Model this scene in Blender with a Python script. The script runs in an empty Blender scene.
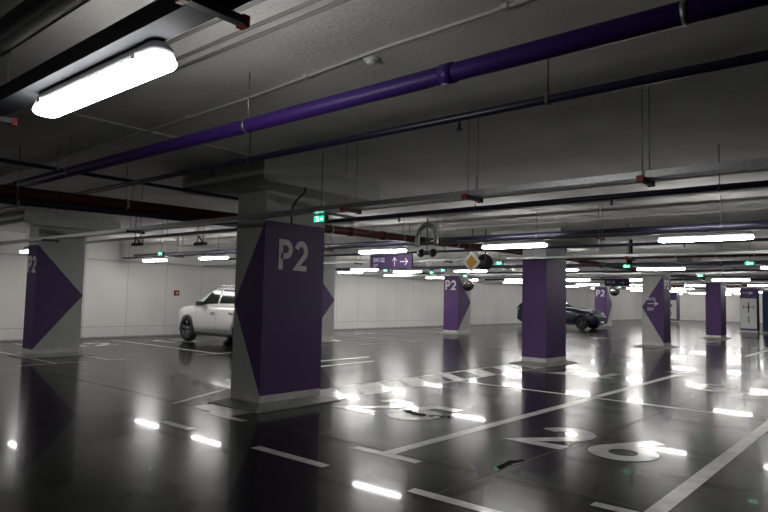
import bpy, bmesh, math, random
from mathutils import Vector, Matrix
random.seed(7)
S = bpy.context.scene
C = S.collection
PI = math.pi

# ------------------------------------------------------------------ camera, world, exposure
YAW, PITCH, ROLL, FPX = math.radians(40.475), math.radians(3.8095), math.radians(1.3427), 624.07
EYE = 1.5
f = Vector((math.cos(PITCH) * math.cos(YAW), math.cos(PITCH) * math.sin(YAW), math.sin(PITCH)))
r = Vector((math.sin(YAW), -math.cos(YAW), 0)); u = r.cross(f)
c_, s_ = math.cos(ROLL), math.sin(ROLL)
rr, uu = c_ * r + s_ * u, -s_ * r + c_ * u
cd = bpy.data.cameras.new('camera'); cam = bpy.data.objects.new('camera', cd); C.objects.link(cam)
cd.sensor_fit = 'HORIZONTAL'; cd.sensor_width = 36; cd.lens = FPX / 768 * 36; cd.clip_end = 200; cd.clip_start = .05
M = Matrix((rr, uu, -f)).transposed().to_4x4(); M.translation = (0, 0, EYE); cam.matrix_world = M
S.camera = cam
w = bpy.data.worlds.new('world'); S.world = w; w.use_nodes = True
w.node_tree.nodes['Background'].inputs[0].default_value = (.5, .55, .6, 1)
w.node_tree.nodes['Background'].inputs[1].default_value = .0
S.view_settings.view_transform = 'Standard'; S.view_settings.look = 'None'
S.view_settings.gamma = 1; S.view_settings.use_curve_mapping = False
S.view_settings.exposure = 0.95
LAMP = 30.0       # emission of the tube diffusers
SP = 8.3          # column spacing
CEIL = 3.15

# ------------------------------------------------------------------ materials
def mat(name, col, rough=.6, metal=0, noise=None, bump=0, coat=0, emit=None, es=0, spec=None, bscale=40, coat_rough=.03):
    m = bpy.data.materials.new(name); m.use_nodes = True
    nt = m.node_tree; b = nt.nodes['Principled BSDF']
    b.inputs['Base Color'].default_value = (*col, 1); b.inputs['Roughness'].default_value = rough
    b.inputs['Metallic'].default_value = metal; b.inputs['Coat Weight'].default_value = coat
    b.inputs['Coat Roughness'].default_value = coat_rough
    if spec is not None: b.inputs['Specular IOR Level'].default_value = spec
    tc = nt.nodes.new('ShaderNodeTexCoord')
    if noise:
        sc, amt = noise
        n = nt.nodes.new('ShaderNodeTexNoise'); n.inputs['Scale'].default_value = sc; n.inputs['Detail'].default_value = 6
        nt.links.new(tc.outputs['Object'], n.inputs['Vector'])
        rp = nt.nodes.new('ShaderNodeValToRGB')
        rp.color_ramp.elements[0].position = .3; rp.color_ramp.elements[1].position = .7
        rp.color_ramp.elements[0].color = (*[c * (1 - amt) for c in col], 1)
        rp.color_ramp.elements[1].color = (*[min(1, c * (1 + amt)) for c in col], 1)
        nt.links.new(n.outputs['Fac'], rp.inputs['Fac']); nt.links.new(rp.outputs['Color'], b.inputs['Base Color'])
    if bump:
        n2 = nt.nodes.new('ShaderNodeTexNoise'); n2.inputs['Scale'].default_value = bscale; n2.inputs['Detail'].default_value = 4
        nt.links.new(tc.outputs['Object'], n2.inputs['Vector'])
        bp = nt.nodes.new('ShaderNodeBump'); bp.inputs['Strength'].default_value = bump; bp.inputs['Distance'].default_value = .01
        nt.links.new(n2.outputs['Fac'], bp.inputs['Height']); nt.links.new(bp.outputs['Normal'], b.inputs['Normal'])
    if emit:
        b.inputs['Emission Color'].default_value = (*emit, 1); b.inputs['Emission Strength'].default_value = es
    return m

mCeil = mat('sprayed_concrete', (.70, .695, .675), .95, noise=(1.3, .12), bump=.9, bscale=28)
mConc = mat('painted_concrete', (.50, .51, .49), .8, noise=(3, .06), bump=.15)
mPurple = mat('purple_paint', (.085, .034, .150), .6, noise=(5, .06), bump=.1)
mBase = mat('white_base_paint', (.62, .62, .62), .6, noise=(6, .12))
mApron = mat('apron_concrete', (.27, .28, .27), .5, noise=(8, .2))
mWhite = mat('white_lettering', (.72, .70, .74), .6)
mWhiteD = mat('grey_white_lettering', (.42, .41, .44), .6)
mPipeP = mat('purple_pipe_paint', (.045, .016, .15), .45, spec=.3)
mPipeN = mat('navy_pipe_paint', (.018, .016, .045), .35)
mPipeR = mat('red_brown_pipe_paint', (.07, .012, .009), .55, spec=.3)
mPipeK = mat('black_pipe', (.006, .006, .006), .5, spec=.12)
mGalv = mat('galvanised_steel', (.42, .43, .44), .38, metal=.9, noise=(30, .15))
mGalvD = mat('dull_steel', (.10, .105, .115), .6, metal=.3)
mCond = mat('grey_conduit', (.5, .5, .48), .5)
mRail = mat('dark_rail_paint', (.045, .048, .056), .8, spec=.15)
mCond2 = mat('dark_conduit', (.25, .25, .24), .6)
mRed = mat('red_plastic', (.30, .022, .02), .5)
mDark = mat('dark_plastic', (.02, .02, .022), .45)
mHous = mat('lamp_housing', (.45, .46, .46), .5)
mGreen = mat('exit_green', (.02, .35, .18), .4, emit=(.02, 1, .45), es=.7)
mGreenW = mat('exit_pictogram', (.8, 1, .9), .4, emit=(.55, 1, .8), es=3)
mYellow = mat('amber_sign_face', (.62, .30, .02), .5)
mSignW = mat('white_sign_face', (.72, .73, .72), .5)
mMirror = mat('mirror_glass', (.8, .8, .8), .04, metal=1)
mBlue = mat('blue_paint', (.03, .06, .20), .6, noise=(4, .08))
mTyre = mat('rubber', (.012, .012, .012), .7)
mRim = mat('alloy', (.14, .14, .15), .35, metal=.9)
mRimD = mat('dark_alloy', (.05, .05, .055), .35, metal=.8)
mGlass = mat('tinted_glass', (.012, .018, .016), .08, spec=.1)
mCarW = mat('white_car_paint', (.56, .56, .55), .3, coat=.8)
mCarB = mat('dark_blue_car_paint', (.006, .012, .030), .35, coat=.35, spec=.25)
mChrome = mat('chrome', (.7, .7, .7), .12, metal=1)
mHead = mat('headlight_lens', (.2, .21, .23), .08, spec=.5)
mPlateY = mat('licence_plate_face', (.7, .7, .7), .4)
mTail = mat('tail_lens', (.25, .01, .01), .15)
mHose = mat('foil_hose', (.30, .32, .31), .4, metal=.7, noise=(60, .4))

def floor_material():
    m = bpy.data.materials.new('polished_concrete'); m.use_nodes = True
    nt = m.node_tree; b = nt.nodes['Principled BSDF']; L = nt.links
    tc = nt.nodes.new('ShaderNodeTexCoord')
    n = nt.nodes.new('ShaderNodeTexNoise'); n.inputs['Scale'].default_value = .9; n.inputs['Detail'].default_value = 8; n.inputs['Roughness'].default_value = .6
    mp = nt.nodes.new('ShaderNodeMapping'); mp.inputs['Scale'].default_value = (1, 1.0, 1)
    L.new(tc.outputs['Object'], mp.inputs['Vector']); L.new(mp.outputs['Vector'], n.inputs['Vector'])
    rp = nt.nodes.new('ShaderNodeValToRGB'); e = rp.color_ramp.elements
    e[0].position = .35; e[0].color = (.004, .0044, .0038, 1); e[1].position = .68; e[1].color = (.009, .0094, .0085, 1)
    L.new(n.outputs['Fac'], rp.inputs['Fac']); L.new(rp.outputs['Color'], b.inputs['Base Color'])
    n2 = nt.nodes.new('ShaderNodeTexNoise'); n2.inputs['Scale'].default_value = 2.2; n2.inputs['Detail'].default_value = 6
    L.new(tc.outputs['Object'], n2.inputs['Vector'])
    mr = nt.nodes.new('ShaderNodeMapRange'); mr.inputs['From Min'].default_value = .3; mr.inputs['From Max'].default_value = .7
    mr.inputs['To Min'].default_value = .17; mr.inputs['To Max'].default_value = .23
    L.new(n2.outputs['Fac'], mr.inputs['Value']); L.new(mr.outputs['Result'], b.inputs['Roughness'])
    n3 = nt.nodes.new('ShaderNodeTexNoise'); n3.inputs['Scale'].default_value = 7; n3.inputs['Detail'].default_value = 3
    L.new(tc.outputs['Object'], n3.inputs['Vector'])
    bp = nt.nodes.new('ShaderNodeBump'); bp.inputs['Strength'].default_value = .03; bp.inputs['Distance'].default_value = .01
    L.new(n3.outputs['Fac'], bp.inputs['Height']); L.new(bp.outputs['Normal'], b.inputs['Normal'])
    b.inputs['Specular IOR Level'].default_value = .05
    b.inputs['Coat Weight'].default_value = .22; b.inputs['Coat Roughness'].default_value = .035
    return m
mFloor = floor_material()

def line_material():
    m = bpy.data.materials.new('floor_marking_paint'); m.use_nodes = True
    nt = m.node_tree; b = nt.nodes['Principled BSDF']; L = nt.links
    tc = nt.nodes.new('ShaderNodeTexCoord')
    n = nt.nodes.new('ShaderNodeTexNoise'); n.inputs['Scale'].default_value = 5; n.inputs['Detail'].default_value = 8
    L.new(tc.outputs['Object'], n.inputs['Vector'])
    rp = nt.nodes.new('ShaderNodeValToRGB'); e = rp.color_ramp.elements
    e[0].position = .3; e[0].color = (.33, .33, .32, 1); e[1].position = .6; e[1].color = (.52, .52, .50, 1)
    L.new(n.outputs['Fac'], rp.inputs['Fac']); L.new(rp.outputs['Color'], b.inputs['Base Color'])
    b.inputs['Roughness'].default_value = .35; b.inputs['Coat Weight'].default_value = .4; b.inputs['Coat Roughness'].default_value = .1
    return m
mLine = line_material()
mWorn = mat('worn_bare_patch', (.012, .012, .012), .9, spec=.1)
mJoint = mat('joint_filler', (.008, .008, .008), .6)

def wall_material():
    m = bpy.data.materials.new('wall_panels'); m.use_nodes = True
    nt = m.node_tree; b = nt.nodes['Principled BSDF']; L = nt.links
    tc = nt.nodes.new('ShaderNodeTexCoord'); sx = nt.nodes.new('ShaderNodeSeparateXYZ'); L.new(tc.outputs['Object'], sx.inputs[0])
    def M_(op, a, b_=None, c=None):
        n = nt.nodes.new('ShaderNodeMath'); n.operation = op
        for i, v in enumerate((a, b_, c)):
            if v is None: continue
            if hasattr(v, 'links'): L.new(v, n.inputs[i])
            else: n.inputs[i].default_value = v
        return n.outputs[0]
    along = M_('ADD', sx.outputs[0], sx.outputs[1])           # walls are axis aligned: one of the two is constant
    fr = M_('FRACT', M_('DIVIDE', M_('ADD', along, -8.8 - 19.8 + 140), 1.4))
    j1 = M_('LESS_THAN', M_('ABSOLUTE', M_('SUBTRACT', fr, .5)), .0)   # placeholder kept at zero
    jv = M_('LESS_THAN', fr, .012)
    jh = M_('LESS_THAN', M_('ABSOLUTE', M_('SUBTRACT', sx.outputs[2], .36)), .008)
    j = M_('MAXIMUM', M_('MAXIMUM', jv, jh), j1)
    n = nt.nodes.new('ShaderNodeTexNoise'); n.inputs['Scale'].default_value = .8; n.inputs['Detail'].default_value = 5
    L.new(tc.outputs['Object'], n.inputs['Vector'])
    rp = nt.nodes.new('ShaderNodeValToRGB'); e = rp.color_ramp.elements
    e[0].position = .3; e[0].color = (.60, .59, .575, 1); e[1].position = .7; e[1].color = (.68, .67, .65, 1)
    L.new(n.outputs['Fac'], rp.inputs['Fac'])
    mx = nt.nodes.new('ShaderNodeMix'); mx.data_type = 'RGBA'
    L.new(j, mx.inputs['Factor']); L.new(rp.outputs['Color'], mx.inputs['A']); mx.inputs['B'].default_value = (.36, .355, .345, 1)
    L.new(mx.outputs['Result'], b.inputs['Base Color']); b.inputs['Roughness'].default_value = .45
    return m
mWall = wall_material()
mTube = mat('lamp_diffuser', (.6, .6, .6), .4, emit=(1, .975, .94), es=LAMP)

# ------------------------------------------------------------------ mesh helpers
class MB:
    def __init__(s): s.v = []; s.f = []; s.mi = []; s.sm = []
    def poly(s, pts, mi=0):
        k = len(s.v); s.v += [tuple(p) for p in pts]; s.f.append(list(range(k, k + len(pts)))); s.mi.append(mi); s.sm.append(False)
    def box(s, x0, x1, y0, y1, z0, z1, mi=0, T=None):
        k = len(s.v)
        P = [Vector(p) for p in ((x0, y0, z0), (x1, y0, z0), (x1, y1, z0), (x0, y1, z0), (x0, y0, z1), (x1, y0, z1), (x1, y1, z1), (x0, y1, z1))]
        if T: P = [T @ p for p in P]
        s.v += [tuple(p) for p in P]
        for q in ((0, 3, 2, 1), (4, 5, 6, 7), (0, 1, 5, 4), (1, 2, 6, 5), (2, 3, 7, 6), (3, 0, 4, 7)):
            s.f.append([k + i for i in q]); s.mi.append(mi); s.sm.append(False)
    def tube(s, pts, rad, n=12, mi=0, cap=True):
        pts = [Vector(p) for p in pts]; rings = []
        rads = rad if isinstance(rad, (list, tuple)) else [rad] * len(pts)
        up = None
        for i, p in enumerate(pts):
            t = (pts[min(i + 1, len(pts) - 1)] - pts[max(i - 1, 0)]).normalized()
            if up is None:
                up = Vector((0, 0, 1)) if abs(t.z) < .9 else Vector((1, 0, 0))
            a = t.cross(up)
            if a.length < 1e-4: a = t.orthogonal()
            a.normalize(); b = t.cross(a).normalized(); up = -b if (-b).dot(up) > 0 else b
            k = len(s.v)
            for j in range(n):
                th = 2 * PI * j / n
                s.v.append(tuple(p + rads[i] * (math.cos(th) * a + math.sin(th) * b)))
            rings.append(k)
        for i in range(len(rings) - 1):
            for j in range(n):
                j2 = (j + 1) % n
                s.f.append([rings[i] + j, rings[i] + j2, rings[i + 1] + j2, rings[i + 1] + j]); s.mi.append(mi); s.sm.append(True)
        if cap:
            s.f.append([rings[0] + j for j in range(n)][::-1]); s.mi.append(mi); s.sm.append(False)
            s.f.append([rings[-1] + j for j in range(n)]); s.mi.append(mi); s.sm.append(False)
    def lathe(s, prof, origin, axis, n=28, mi=0):
        # prof: (radius, height along axis)
        a = Vector(axis).normalized(); e = a.orthogonal().normalized(); g = a.cross(e); o = Vector(origin); rings = []
        for rad, h in prof:
            k = len(s.v); rings.append(k)
            for j in range(n):
                th = 2 * PI * j / n
                s.v.append(tuple(o + a * h + max(rad, 1e-4) * (math.cos(th) * e + math.sin(th) * g)))
        for i in range(len(rings) - 1):
            for j in range(n):
                j2 = (j + 1) % n
                s.f.append([rings[i] + j, rings[i] + j2, rings[i + 1] + j2, rings[i + 1] + j]); s.mi.append(mi); s.sm.append(True)
    def build(s, name, mats, parent=None, bevel=0, loc=None, fix=True):
        me = bpy.data.meshes.new(name); me.from_pydata(s.v, [], s.f)
        if not isinstance(mats, (list, tuple)): mats = [mats]
        for m in mats: me.materials.append(m)
        for p, mi, sm in zip(me.polygons, s.mi, s.sm): p.material_index = mi; p.use_smooth = sm
        if fix:
            bm = bmesh.new(); bm.from_mesh(me); bmesh.ops.recalc_face_normals(bm, faces=bm.faces); bm.to_mesh(me); bm.free()
        me.update()
        o = bpy.data.objects.new(name, me); C.objects.link(o)
        if parent: o.parent = parent
        if loc: o.location = loc
        if bevel:
            b = o.modifiers.new('bevel', 'BEVEL'); b.width = bevel; b.segments = 2; b.limit_method = 'ANGLE'
        return o

def thing(name, label, cat, loc=(0, 0, 0), group=None, rz=0):
    o = bpy.data.objects.new(name, None); C.objects.link(o); o.empty_display_size = .1
    o.location = loc; o.rotation_euler = (0, 0, rz); o['label'] = label; o['category'] = cat
    if group: o['group'] = group
    return o
def tag(o, label, cat, group=None):
    o['label'] = label; o['category'] = cat
    if group: o['group'] = group
    return o
def struct(o): o['kind'] = 'structure'; return o
def dup(root, loc, label, group=None):
    q = root.copy(); C.objects.link(q); q.location = loc; q['label'] = label
    if group: q['group'] = group
    for ch in list(root.children):
        c = ch.copy(); C.objects.link(c); c.parent = q
        for g in list(ch.children):
            d = g.copy(); C.objects.link(d); d.parent = c
    return q
ORD = ['first', 'second', 'third', 'fourth', 'fifth', 'sixth', 'seventh', 'eighth', 'ninth', 'tenth', 'eleventh', 'twelfth', 'thirteenth', 'fourteenth', 'fifteenth']

# ------------------------------------------------------------------ stroke lettering
def arc(cx, cy, rx, ry, a0, a1, n=14):
    return [(cx + rx * math.cos(math.radians(a0 + (a1 - a0) * i / n)), cy + ry * math.sin(math.radians(a0 + (a1 - a0) * i / n))) for i in range(n + 1)]
G = {   # strokes in a box 0..w by 0..1 (centre lines); value: (advance width, [polylines])
 'P': (.62, [[(.08, 0), (.08, .92), (.30, .92)] + arc(.30, .69, .24, .23, 90, -90) + [(.08, .46)]]),
 '2': (.62, [arc(.30, .66, .23, .26, 165, -35) + [(.07, .08), (.58, .08)]]),
 '5': (.62, [[(.54, .92), (.12, .92), (.10, .52)] + arc(.30, .32, .24, .24, 120, -150)]),
 '6': (.62, [[(.43, .98), (.13, .46)], arc(.31, .31, .23, .23, 0, 360, 28)]),
 '1': (.42, [[(.05, .72), (.25, .92), (.25, 0)]]),
 '7': (.60, [[(.04, .92), (.54, .92), (.20, 0)]]),
 '8': (.62, [arc(.31, .69, .20, .21, 0, 360, 20), arc(.31, .28, .23, .22, 0, 360, 20)]),
 '3': (.62, [arc(.28, .70, .22, .22, 150, -90, 12), arc(.28, .28, .24, .22, 90, -150, 12)]),
 'E': (.55, [[(.5, .93), (.08, .93), (.08, .07), (.5, .07)], [(.08, .5), (.44, .5)]]),
 'X': (.58, [[(.05, 0), (.53, 1)], [(.05, 1), (.53, 0)]]),
 'I': (.22, [[(.11, 0), (.11, 1)]]),
 'T': (.58, [[(.02, .93), (.56, .93)], [(.29, .93), (.29, 0)]]),
 'В': (.60, [[(.08, 0), (.08, .93), (.28, .93)] + arc(.28, .72, .2, .21, 90, -90, 8) + [(.08, .51)], [(.28, .51)] + arc(.28, .29, .24, .22, 90, -90, 8) + [(.08, .07)]]),
 'И': (.62, [[(.08, 1), (.08, 0)], [(.08, .08), (.54, .92)], [(.54, 0), (.54, 1)]]),
 'Ї': (.3, [[(.15, 0), (.15, .78)], [(.02, .95), (.10, .95)], [(.20, .95), (.28, .95)]]),
 'З': (.56, [arc(.25, .72, .2, .21, 150, -90, 10), arc(.25, .29, .23, .22, 90, -150, 10)]),
 'Д': (.66, [[(.04, -.1), (.04, .08), (.62, .08), (.62, -.1)], [(.12, .08), (.22, .93), (.52, .93), (.52, .08)]]),
 '>': (1.35, [[(0, .5), (1.2, .5)], [(.85, .9), (1.25, .5), (.85, .1)]]),
 '^': (.8, [[(.4, 0), (.4, .95)], [(.05, .6), (.4, .97), (.75, .6)]]),
 ' ': (.3, []),
 '-': (.4, [[(.05, .5), (.35, .5)]]),
}
def ribbon(mb, pts, wd, to3, mi=0):
    pts = [p for i, p in enumerate(pts) if i == 0 or math.hypot(p[0] - pts[i - 1][0], p[1] - pts[i - 1][1]) > 1e-5]
    n = len(pts); L_, R_ = [], []
    V = [Vector((p[0], p[1])) for p in pts]
    for i in range(n):
        d0 = (V[i] - V[i - 1]).normalized() if i else None
        d1 = (V[i + 1] - V[i]).normalized() if i < n - 1 else None
        if d0 is None: d0 = d1
        if d1 is None: d1 = d0
        n0 = Vector((-d0.y, d0.x)); n1 = Vector((-d1.y, d1.x)); m = (n0 + n1)
        m = m.normalized() if m.length > 1e-3 else n0
        k = min(2.0, 1 / max(.4, m.dot(n0)))
        L_.append(V[i] + m * wd / 2 * k); R_.append(V[i] - m * wd / 2 * k)
    for i in range(n - 1):
        mb.poly([to3(R_[i]), to3(R_[i + 1]), to3(L_[i + 1]), to3(L_[i])], mi)
def lettering(mb, text, o, right, up, h, stroke=.17, wscale=1.0, gap=.14, mi=0):
    o, right, up = Vector(o), Vector(right), Vector(up); x = 0
    nrm = right.cross(up); k = 0
    for ch in text:
        adv, lines = G[ch]
        for ln in lines:
            k += 1
            ribbon(mb, ln, stroke, lambda p, x=x, k=k: o + right * ((x + p[0]) * h * wscale) + up * (p[1] * h) + nrm * (.0004 * k), mi)
        x += adv + gap
    return x * h * wscale

# ------------------------------------------------------------------ structure
X0_, X1_, Y0_, Y1_ = -5.0, 64.0, -9.0, 19.8
mb = MB(); mb.box(X0_, X1_, Y0_, Y1_, -.2, 0); floor = struct(mb.build('floor', mFloor))
mb = MB(); mb.box(X0_, X1_, Y0_, Y1_, CEIL, CEIL + .2); struct(mb.build('ceiling', mCeil))
mb = MB(); mb.box(X0_ - .2, X1_ + .2, Y1_, Y1_ + .2, -.2, CEIL + .2); struct(mb.build('wall_left', mWall))
mb = MB(); mb.box(X1_, X1_ + .2, Y0_, Y1_, -.2, CEIL + .2); struct(mb.build('wall_far', mWall))
mb = MB(); mb.box(X0_ - .2, X1_ + .2, Y0_ - .2, Y0_, -.2, CEIL + .2); struct(mb.build('wall_right', mWall))
mb = MB(); mb.box(X0_ - .2, X0_, Y0_, Y1_, -.2, CEIL + .2); struct(mb.build('wall_rear', mWall))
# darker skirting along the panel foot
mb = MB(); mb.box(X0_, X1_, Y1_ - .02, Y1_ - .001, 0, .05); struct(mb.build('baseboard_left', mApron))
mb = MB(); mb.box(X1_ - .02, X1_ - .001, Y0_, Y1_ - .03, 0, .05); struct(mb.build('baseboard_far', mApron))

# ------------------------------------------------------------------ floor markings: painted parts of the floor
ZP = .003
def fpart(name, polys, label=None, m=mLine, z=ZP):
    mb = MB()
    for p in polys: mb.poly([(x, y, z) for x, y in p])
    o = mb.build(name, m, floor, fix=False)
    for p in o.data.polygons:
        if p.normal.z < 0: p.flip()
    if label: o['label'] = label
    return o
def lx(y, x0, x1, wd=.10): return [(x0, y - wd / 2), (x1, y - wd / 2), (x1, y + wd / 2), (x0, y + wd / 2)]
def ly(x, y0, y1, wd=.10): return [(x - wd / 2, y0), (x + wd / 2, y0), (x + wd / 2, y1), (x - wd / 2, y1)]
fpart('stall_line', [lx(3.92, 4.70, 14.85, .13)], 'long white line between stalls 25 and 26')
fpart('stall_line', [lx(1.47, 4.70, 14.85, .13)], 'long white line right of stall 26')
fpart('stall_line', [lx(-1.0, 4.70, 14.85, .13)])
fpart('stall_line', [ly(9.75, -1.0, 6.45)], 'white cross line closing the heads of the stalls')
for y0, y1 in ((3.50, 4.32), (1.05, 1.88), (6.08, 6.85)): fpart('stall_end_line', [ly(4.67, y0, y1, .11)])
for y0, y1 in ((3.50, 4.32), (1.05, 1.88), (6.0, 6.8)): fpart('stall_end_line', [ly(14.85, y0, y1, .11)])
for y0, y1 in ((4.0, 5.0), (2.08, 3.06), (.1, 1.1), (-1.9, -.9), (6.12, 6.72)): fpart('lane_dash', [ly(3.97, y0, y1, .11)])
# hatched walkway strip between the pillars
BY0, BY1 = 6.45, 7.33
fpart('walkway_strip', [lx(BY0 + .04, 4.72, 13.4, .08), lx(BY1 - .04, 4.72, 13.4, .08)], 'thin white borders of the striped walkway')
xs = [(6.78, 7.22), (7.88, 8.42), (8.98, 9.68), (10.02, 10.60), (11.20, 11.72), (12.3, 12.8)]
slant = .62
edges = [4.72] + [v for p in xs for v in p] + [13.35]
for i in range(0, len(edges), 2):
    a, b = edges[i], edges[i + 1]
    sa = 0 if i == 0 else slant; sb = slant if i + 2 < len(edges) else .0
    fpart('walkway_stripe', [[(a, BY0 + .02), (b, BY0 + .02), (b + sb, BY1 - .02), (a + sa, BY1 - .02)]], z=ZP + .001)
fpart('stall_line', [[(4.70, 7.66), (4.70, 7.74), (5.95, 8.34), (5.95, 8.26)]])

def fnum(text, x0, x1, ytop, ybot, flip=False, label=None, stroke=.19):
    """number painted flat; read from -X side (top to +X) or flipped"""
    mb = MB(); h = abs(x1 - x0); n = len(text)
    width = sum(G[c][0] for c in text) + .14 * (len(text) - 1)
    ws = abs(ytop - ybot) / (width * h)
    if not flip: lettering(mb, text, (x0, ytop, ZP + .001), (0, -1, 0), (1, 0, 0), h, stroke, ws)
    else: lettering(mb, text, (x1, ybot, ZP + .001), (0, 1, 0), (-1, 0, 0), h, stroke, ws)
    o = mb.build('stall_number', mLine, floor, fix=False)
    for p in o.data.polygons:
        if p.normal.z < 0: p.flip()
    if label: o['label'] = label
    return o
fnum('25', 6.12, 7.25, 6.02, 4.62, label='white stall number 25, its 5 worn')
fnum('26', 6.10, 7.20, 3.38, 1.96, label='white stall number 26')
fnum('17', 12.3, 13.4, 5.9, 4.6, True); fnum('18', 12.1, 13.2, 3.2, 1.9, True)
# worn dark flecks in the 5
mb = MB()
for i in range(26):
    y = 5.22 - .027 * i + random.uniform(-.02, .02); x = 6.66 - .16 * abs(math.sin(i * .12)) + .12 * (i / 26) + random.uniform(-.04, .04)
    pts = []
    q = random.uniform(.02, .05)
    for k in range(6):
        a = 2 * PI * k / 6; pts.append((x + q * math.cos(a) * random.uniform(.6, 1.3), y + q * 1.0 * math.sin(a) * random.uniform(.6, 1.2), ZP + .004))
    mb.poly(pts)
o = mb.build('worn_patch', mWorn, floor, fix=False)
for p in o.data.polygons:
    if p.normal.z < 0: p.flip()
# lane arrow behind the near pillar
fpart('lane_arrow', [[(9.1, 9.62), (11.0, 9.66), (11.3, 9.82), (9.3, 9.82)], [(9.4, 10.42), (11.7, 10.40), (12.0, 10.62), (9.6, 10.62)], [(9.1, 9.62), (9.35, 9.62), (9.75, 10.62), (9.4, 10.62)]], 'white lane arrow on the floor behind the near pillar')
# stalls along the left wall
for x in (5.47, 6.60, 9.32, 11.95, 14.95 - .05, 17.5, 20.0, 22.35, 23.6, 26.2, 28.7, 31.9, 34.5, 37.0):
    fpart('stall_line', [ly(x, 13.42, 18.9, .10)])
for x0, x1 in ((4.75, 6.15), (6.55, 6.95), (8.75, 9.75), (11.5, 12.4), (14.5, 15.3), (17.1, 17.9), (19.6, 20.4), (23.2, 24.0), (25.8, 26.6)):
    fpart('stall_end_line', [lx(13.38, x0, x1, .09)])
def fnumw(t, x, y0, y1):
    mb = MB(); h = y1 - y0
    lettering(mb, t, (x, y0, ZP + .001), (1, 0, 0), (0, 1, 0), h, .19, 1.0)
    o = mb.build('stall_number', mLine, floor, fix=False)
    for p in o.data.polygons:
        if p.normal.z < 0: p.flip()
    return o
fnumw('12', 7.35, 16.95, 18.05); fnumw('13', 10.05, 16.95, 18.05); fnumw('15', 15.6, 16.9, 18); fnumw('16', 18.2, 16.9, 18)
# second block of stalls
for y in (3.92, 1.47, 6.45): fpart('stall_line', [lx(y, 21.3, 31.4, .11)])
fpart('stall_line', [ly(26.35, -1.0, 6.45)])
fpart('lane_line', [[(25.9, 10.4), (26.1, 10.5), (27.1, 9.5), (26.9, 9.4)]])
# floor joints
def joint(pts, wd=.014):
    mb = MB(); ribbon(mb, pts, wd, lambda p: Vector((p[0], p[1], .0015)))
    o = mb.build('expansion_joint', mJoint, floor, fix=False)
    for p in o.data.polygons:
        if p.normal.z < 0: p.flip()
def wob(p0, p1, n=60, a=.012):
    return [(p0[0] + (p1[0] - p0[0]) * i / n + random.uniform(-a, a), p0[1] + (p1[1] - p0[1]) * i / n + random.uniform(-a, a)) for i in range(n + 1)]
joint(wob((4.80, 0), (4.80, 13.2))); joint(wob((4.0, 2.86), (9.6, 2.72))); joint(wob((16.6, -1), (16.9, 12)), .05)
mb = MB()
for i in range(14):
    x, y = 5.05 + i * .028, 2.90 + random.uniform(-.03, .03)
    q = random.uniform(.02, .045)
    mb.poly([(x + q * math.cos(2 * PI * k / 6) * 1.3, y + q * math.sin(2 * PI * k / 6) * .8, .002) for k in range(6)])
mb.build('chipped_joint_patch', mWorn, floor, fix=False)

# ------------------------------------------------------------------ columns
WX, WY = 1.10, .62
ZB, ZT, ZC = .17, 2.50, 2.90
def column(x0, y0, fy, fx, label, text=None, wx=WX, wy=WY, panel=True, strip=None, dense=True):
    """fy: pattern on the face at X=x0 (along Y), fx: pattern on the face at Y=y0. 'full' / 'tri' (point away from the near corner)"""
    t = thing('concrete_column', label, 'pillar', (x0, y0, 0), 'painted pillars of the parking level')
    mb = MB()
    def face(P, pat):
        # P(s,z): s 0..1 from the near corner to the far edge
        q = lambda pts, mi: mb.poly([P(*p) for p in pts], mi)
        q([(0, 0), (1, 0), (1, ZB), (0, ZB)], 2)
        if pat == 'full': q([(0, ZB), (1, ZB), (1, ZT), (0, ZT)], 1)
        elif pat == 'tri':
            zm = 1.38
            q([(0, ZB), (1, zm), (0, ZT)], 1); q([(0, ZB), (1, ZB), (1, zm)], 0); q([(0, ZT), (1, zm), (1, ZT)], 0)
        else: q([(0, ZB), (1, ZB), (1, ZT), (0, ZT)], 0)
        q([(0, ZT), (1, ZT), (1, ZC), (0, ZC)], 0)
    face(lambda s, z: (0, wy * s, z), fy); face(lambda s, z: (wx * s, 0, z), fx)
    face(lambda s, z: (wx, wy * (1 - s), z), fy); face(lambda s, z: (wx * (1 - s), wy, z), fx)
    bmat = [mConc, mPurple, mBase]
    mb.build('shaft', bmat, t)
    # splayed apron
    mb = MB(); e, h1 = .22, .075
    a = [(-e, -e), (wx + e, -e), (wx + e, wy + e), (-e, wy + e)]; b = [(-.001, -.001), (wx + .001, -.001), (wx + .001, wy + .001), (-.001, wy + .001)]
    for i in range(4):
        j = (i + 1) % 4
        mb.poly([(*a[i], 0), (*a[j], 0), (*a[j], .015), (*a[i], .015)]); mb.poly([(*a[i], .015), (*a[j], .015), (*b[j], h1), (*b[i], h1)])
    mb.build('apron', mApron, t)
    if panel:
        mb = MB(); mb.box(-.53, wx + .53, -.6, wy + .58, ZC, CEIL); mb.build('capital', mConc, t)
    if text:
        for (s, o, rt, h, ws, st) in text:
            mb = MB(); lettering(mb, s, o, rt, (0, 0, 1), h, st, ws); mb.build('level_lettering' if s == 'P2' else 'direction_lettering', mWhite, t, fix=False)
    return t
XR = [5.28, 13.62, 22.50, 30.80, 39.15]
P = column(5.28, 6.60, 'tri', 'full', 'nearest pillar, large purple front face reading P2', [('P2', (.25, -.004, 1.85), (1, 0, 0), .41, .92, .20)])
column(13.62, 6.60, 'full', 'full', 'plain purple pillar without letters in the middle of the picture')
column(22.55, 6.60, 'tri', 'full', 'pillar with purple arrowhead pointing left and white exit arrow',
       [('>', (-.004, .52, 1.42), (0, -1, 0), .18, 1.45, .16), ('ВИЇЗД', (-.004, .55, 1.62), (0, -1, 0), .10, .85, .16), ('EXIT', (-.004, .53, 1.27), (0, -1, 0), .10, .9, .16),
        ('P2', (.12, -.004, 2.02), (1, 0, 0), .31, 1.1, .17)], wy=.72, wx=.8)
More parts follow.
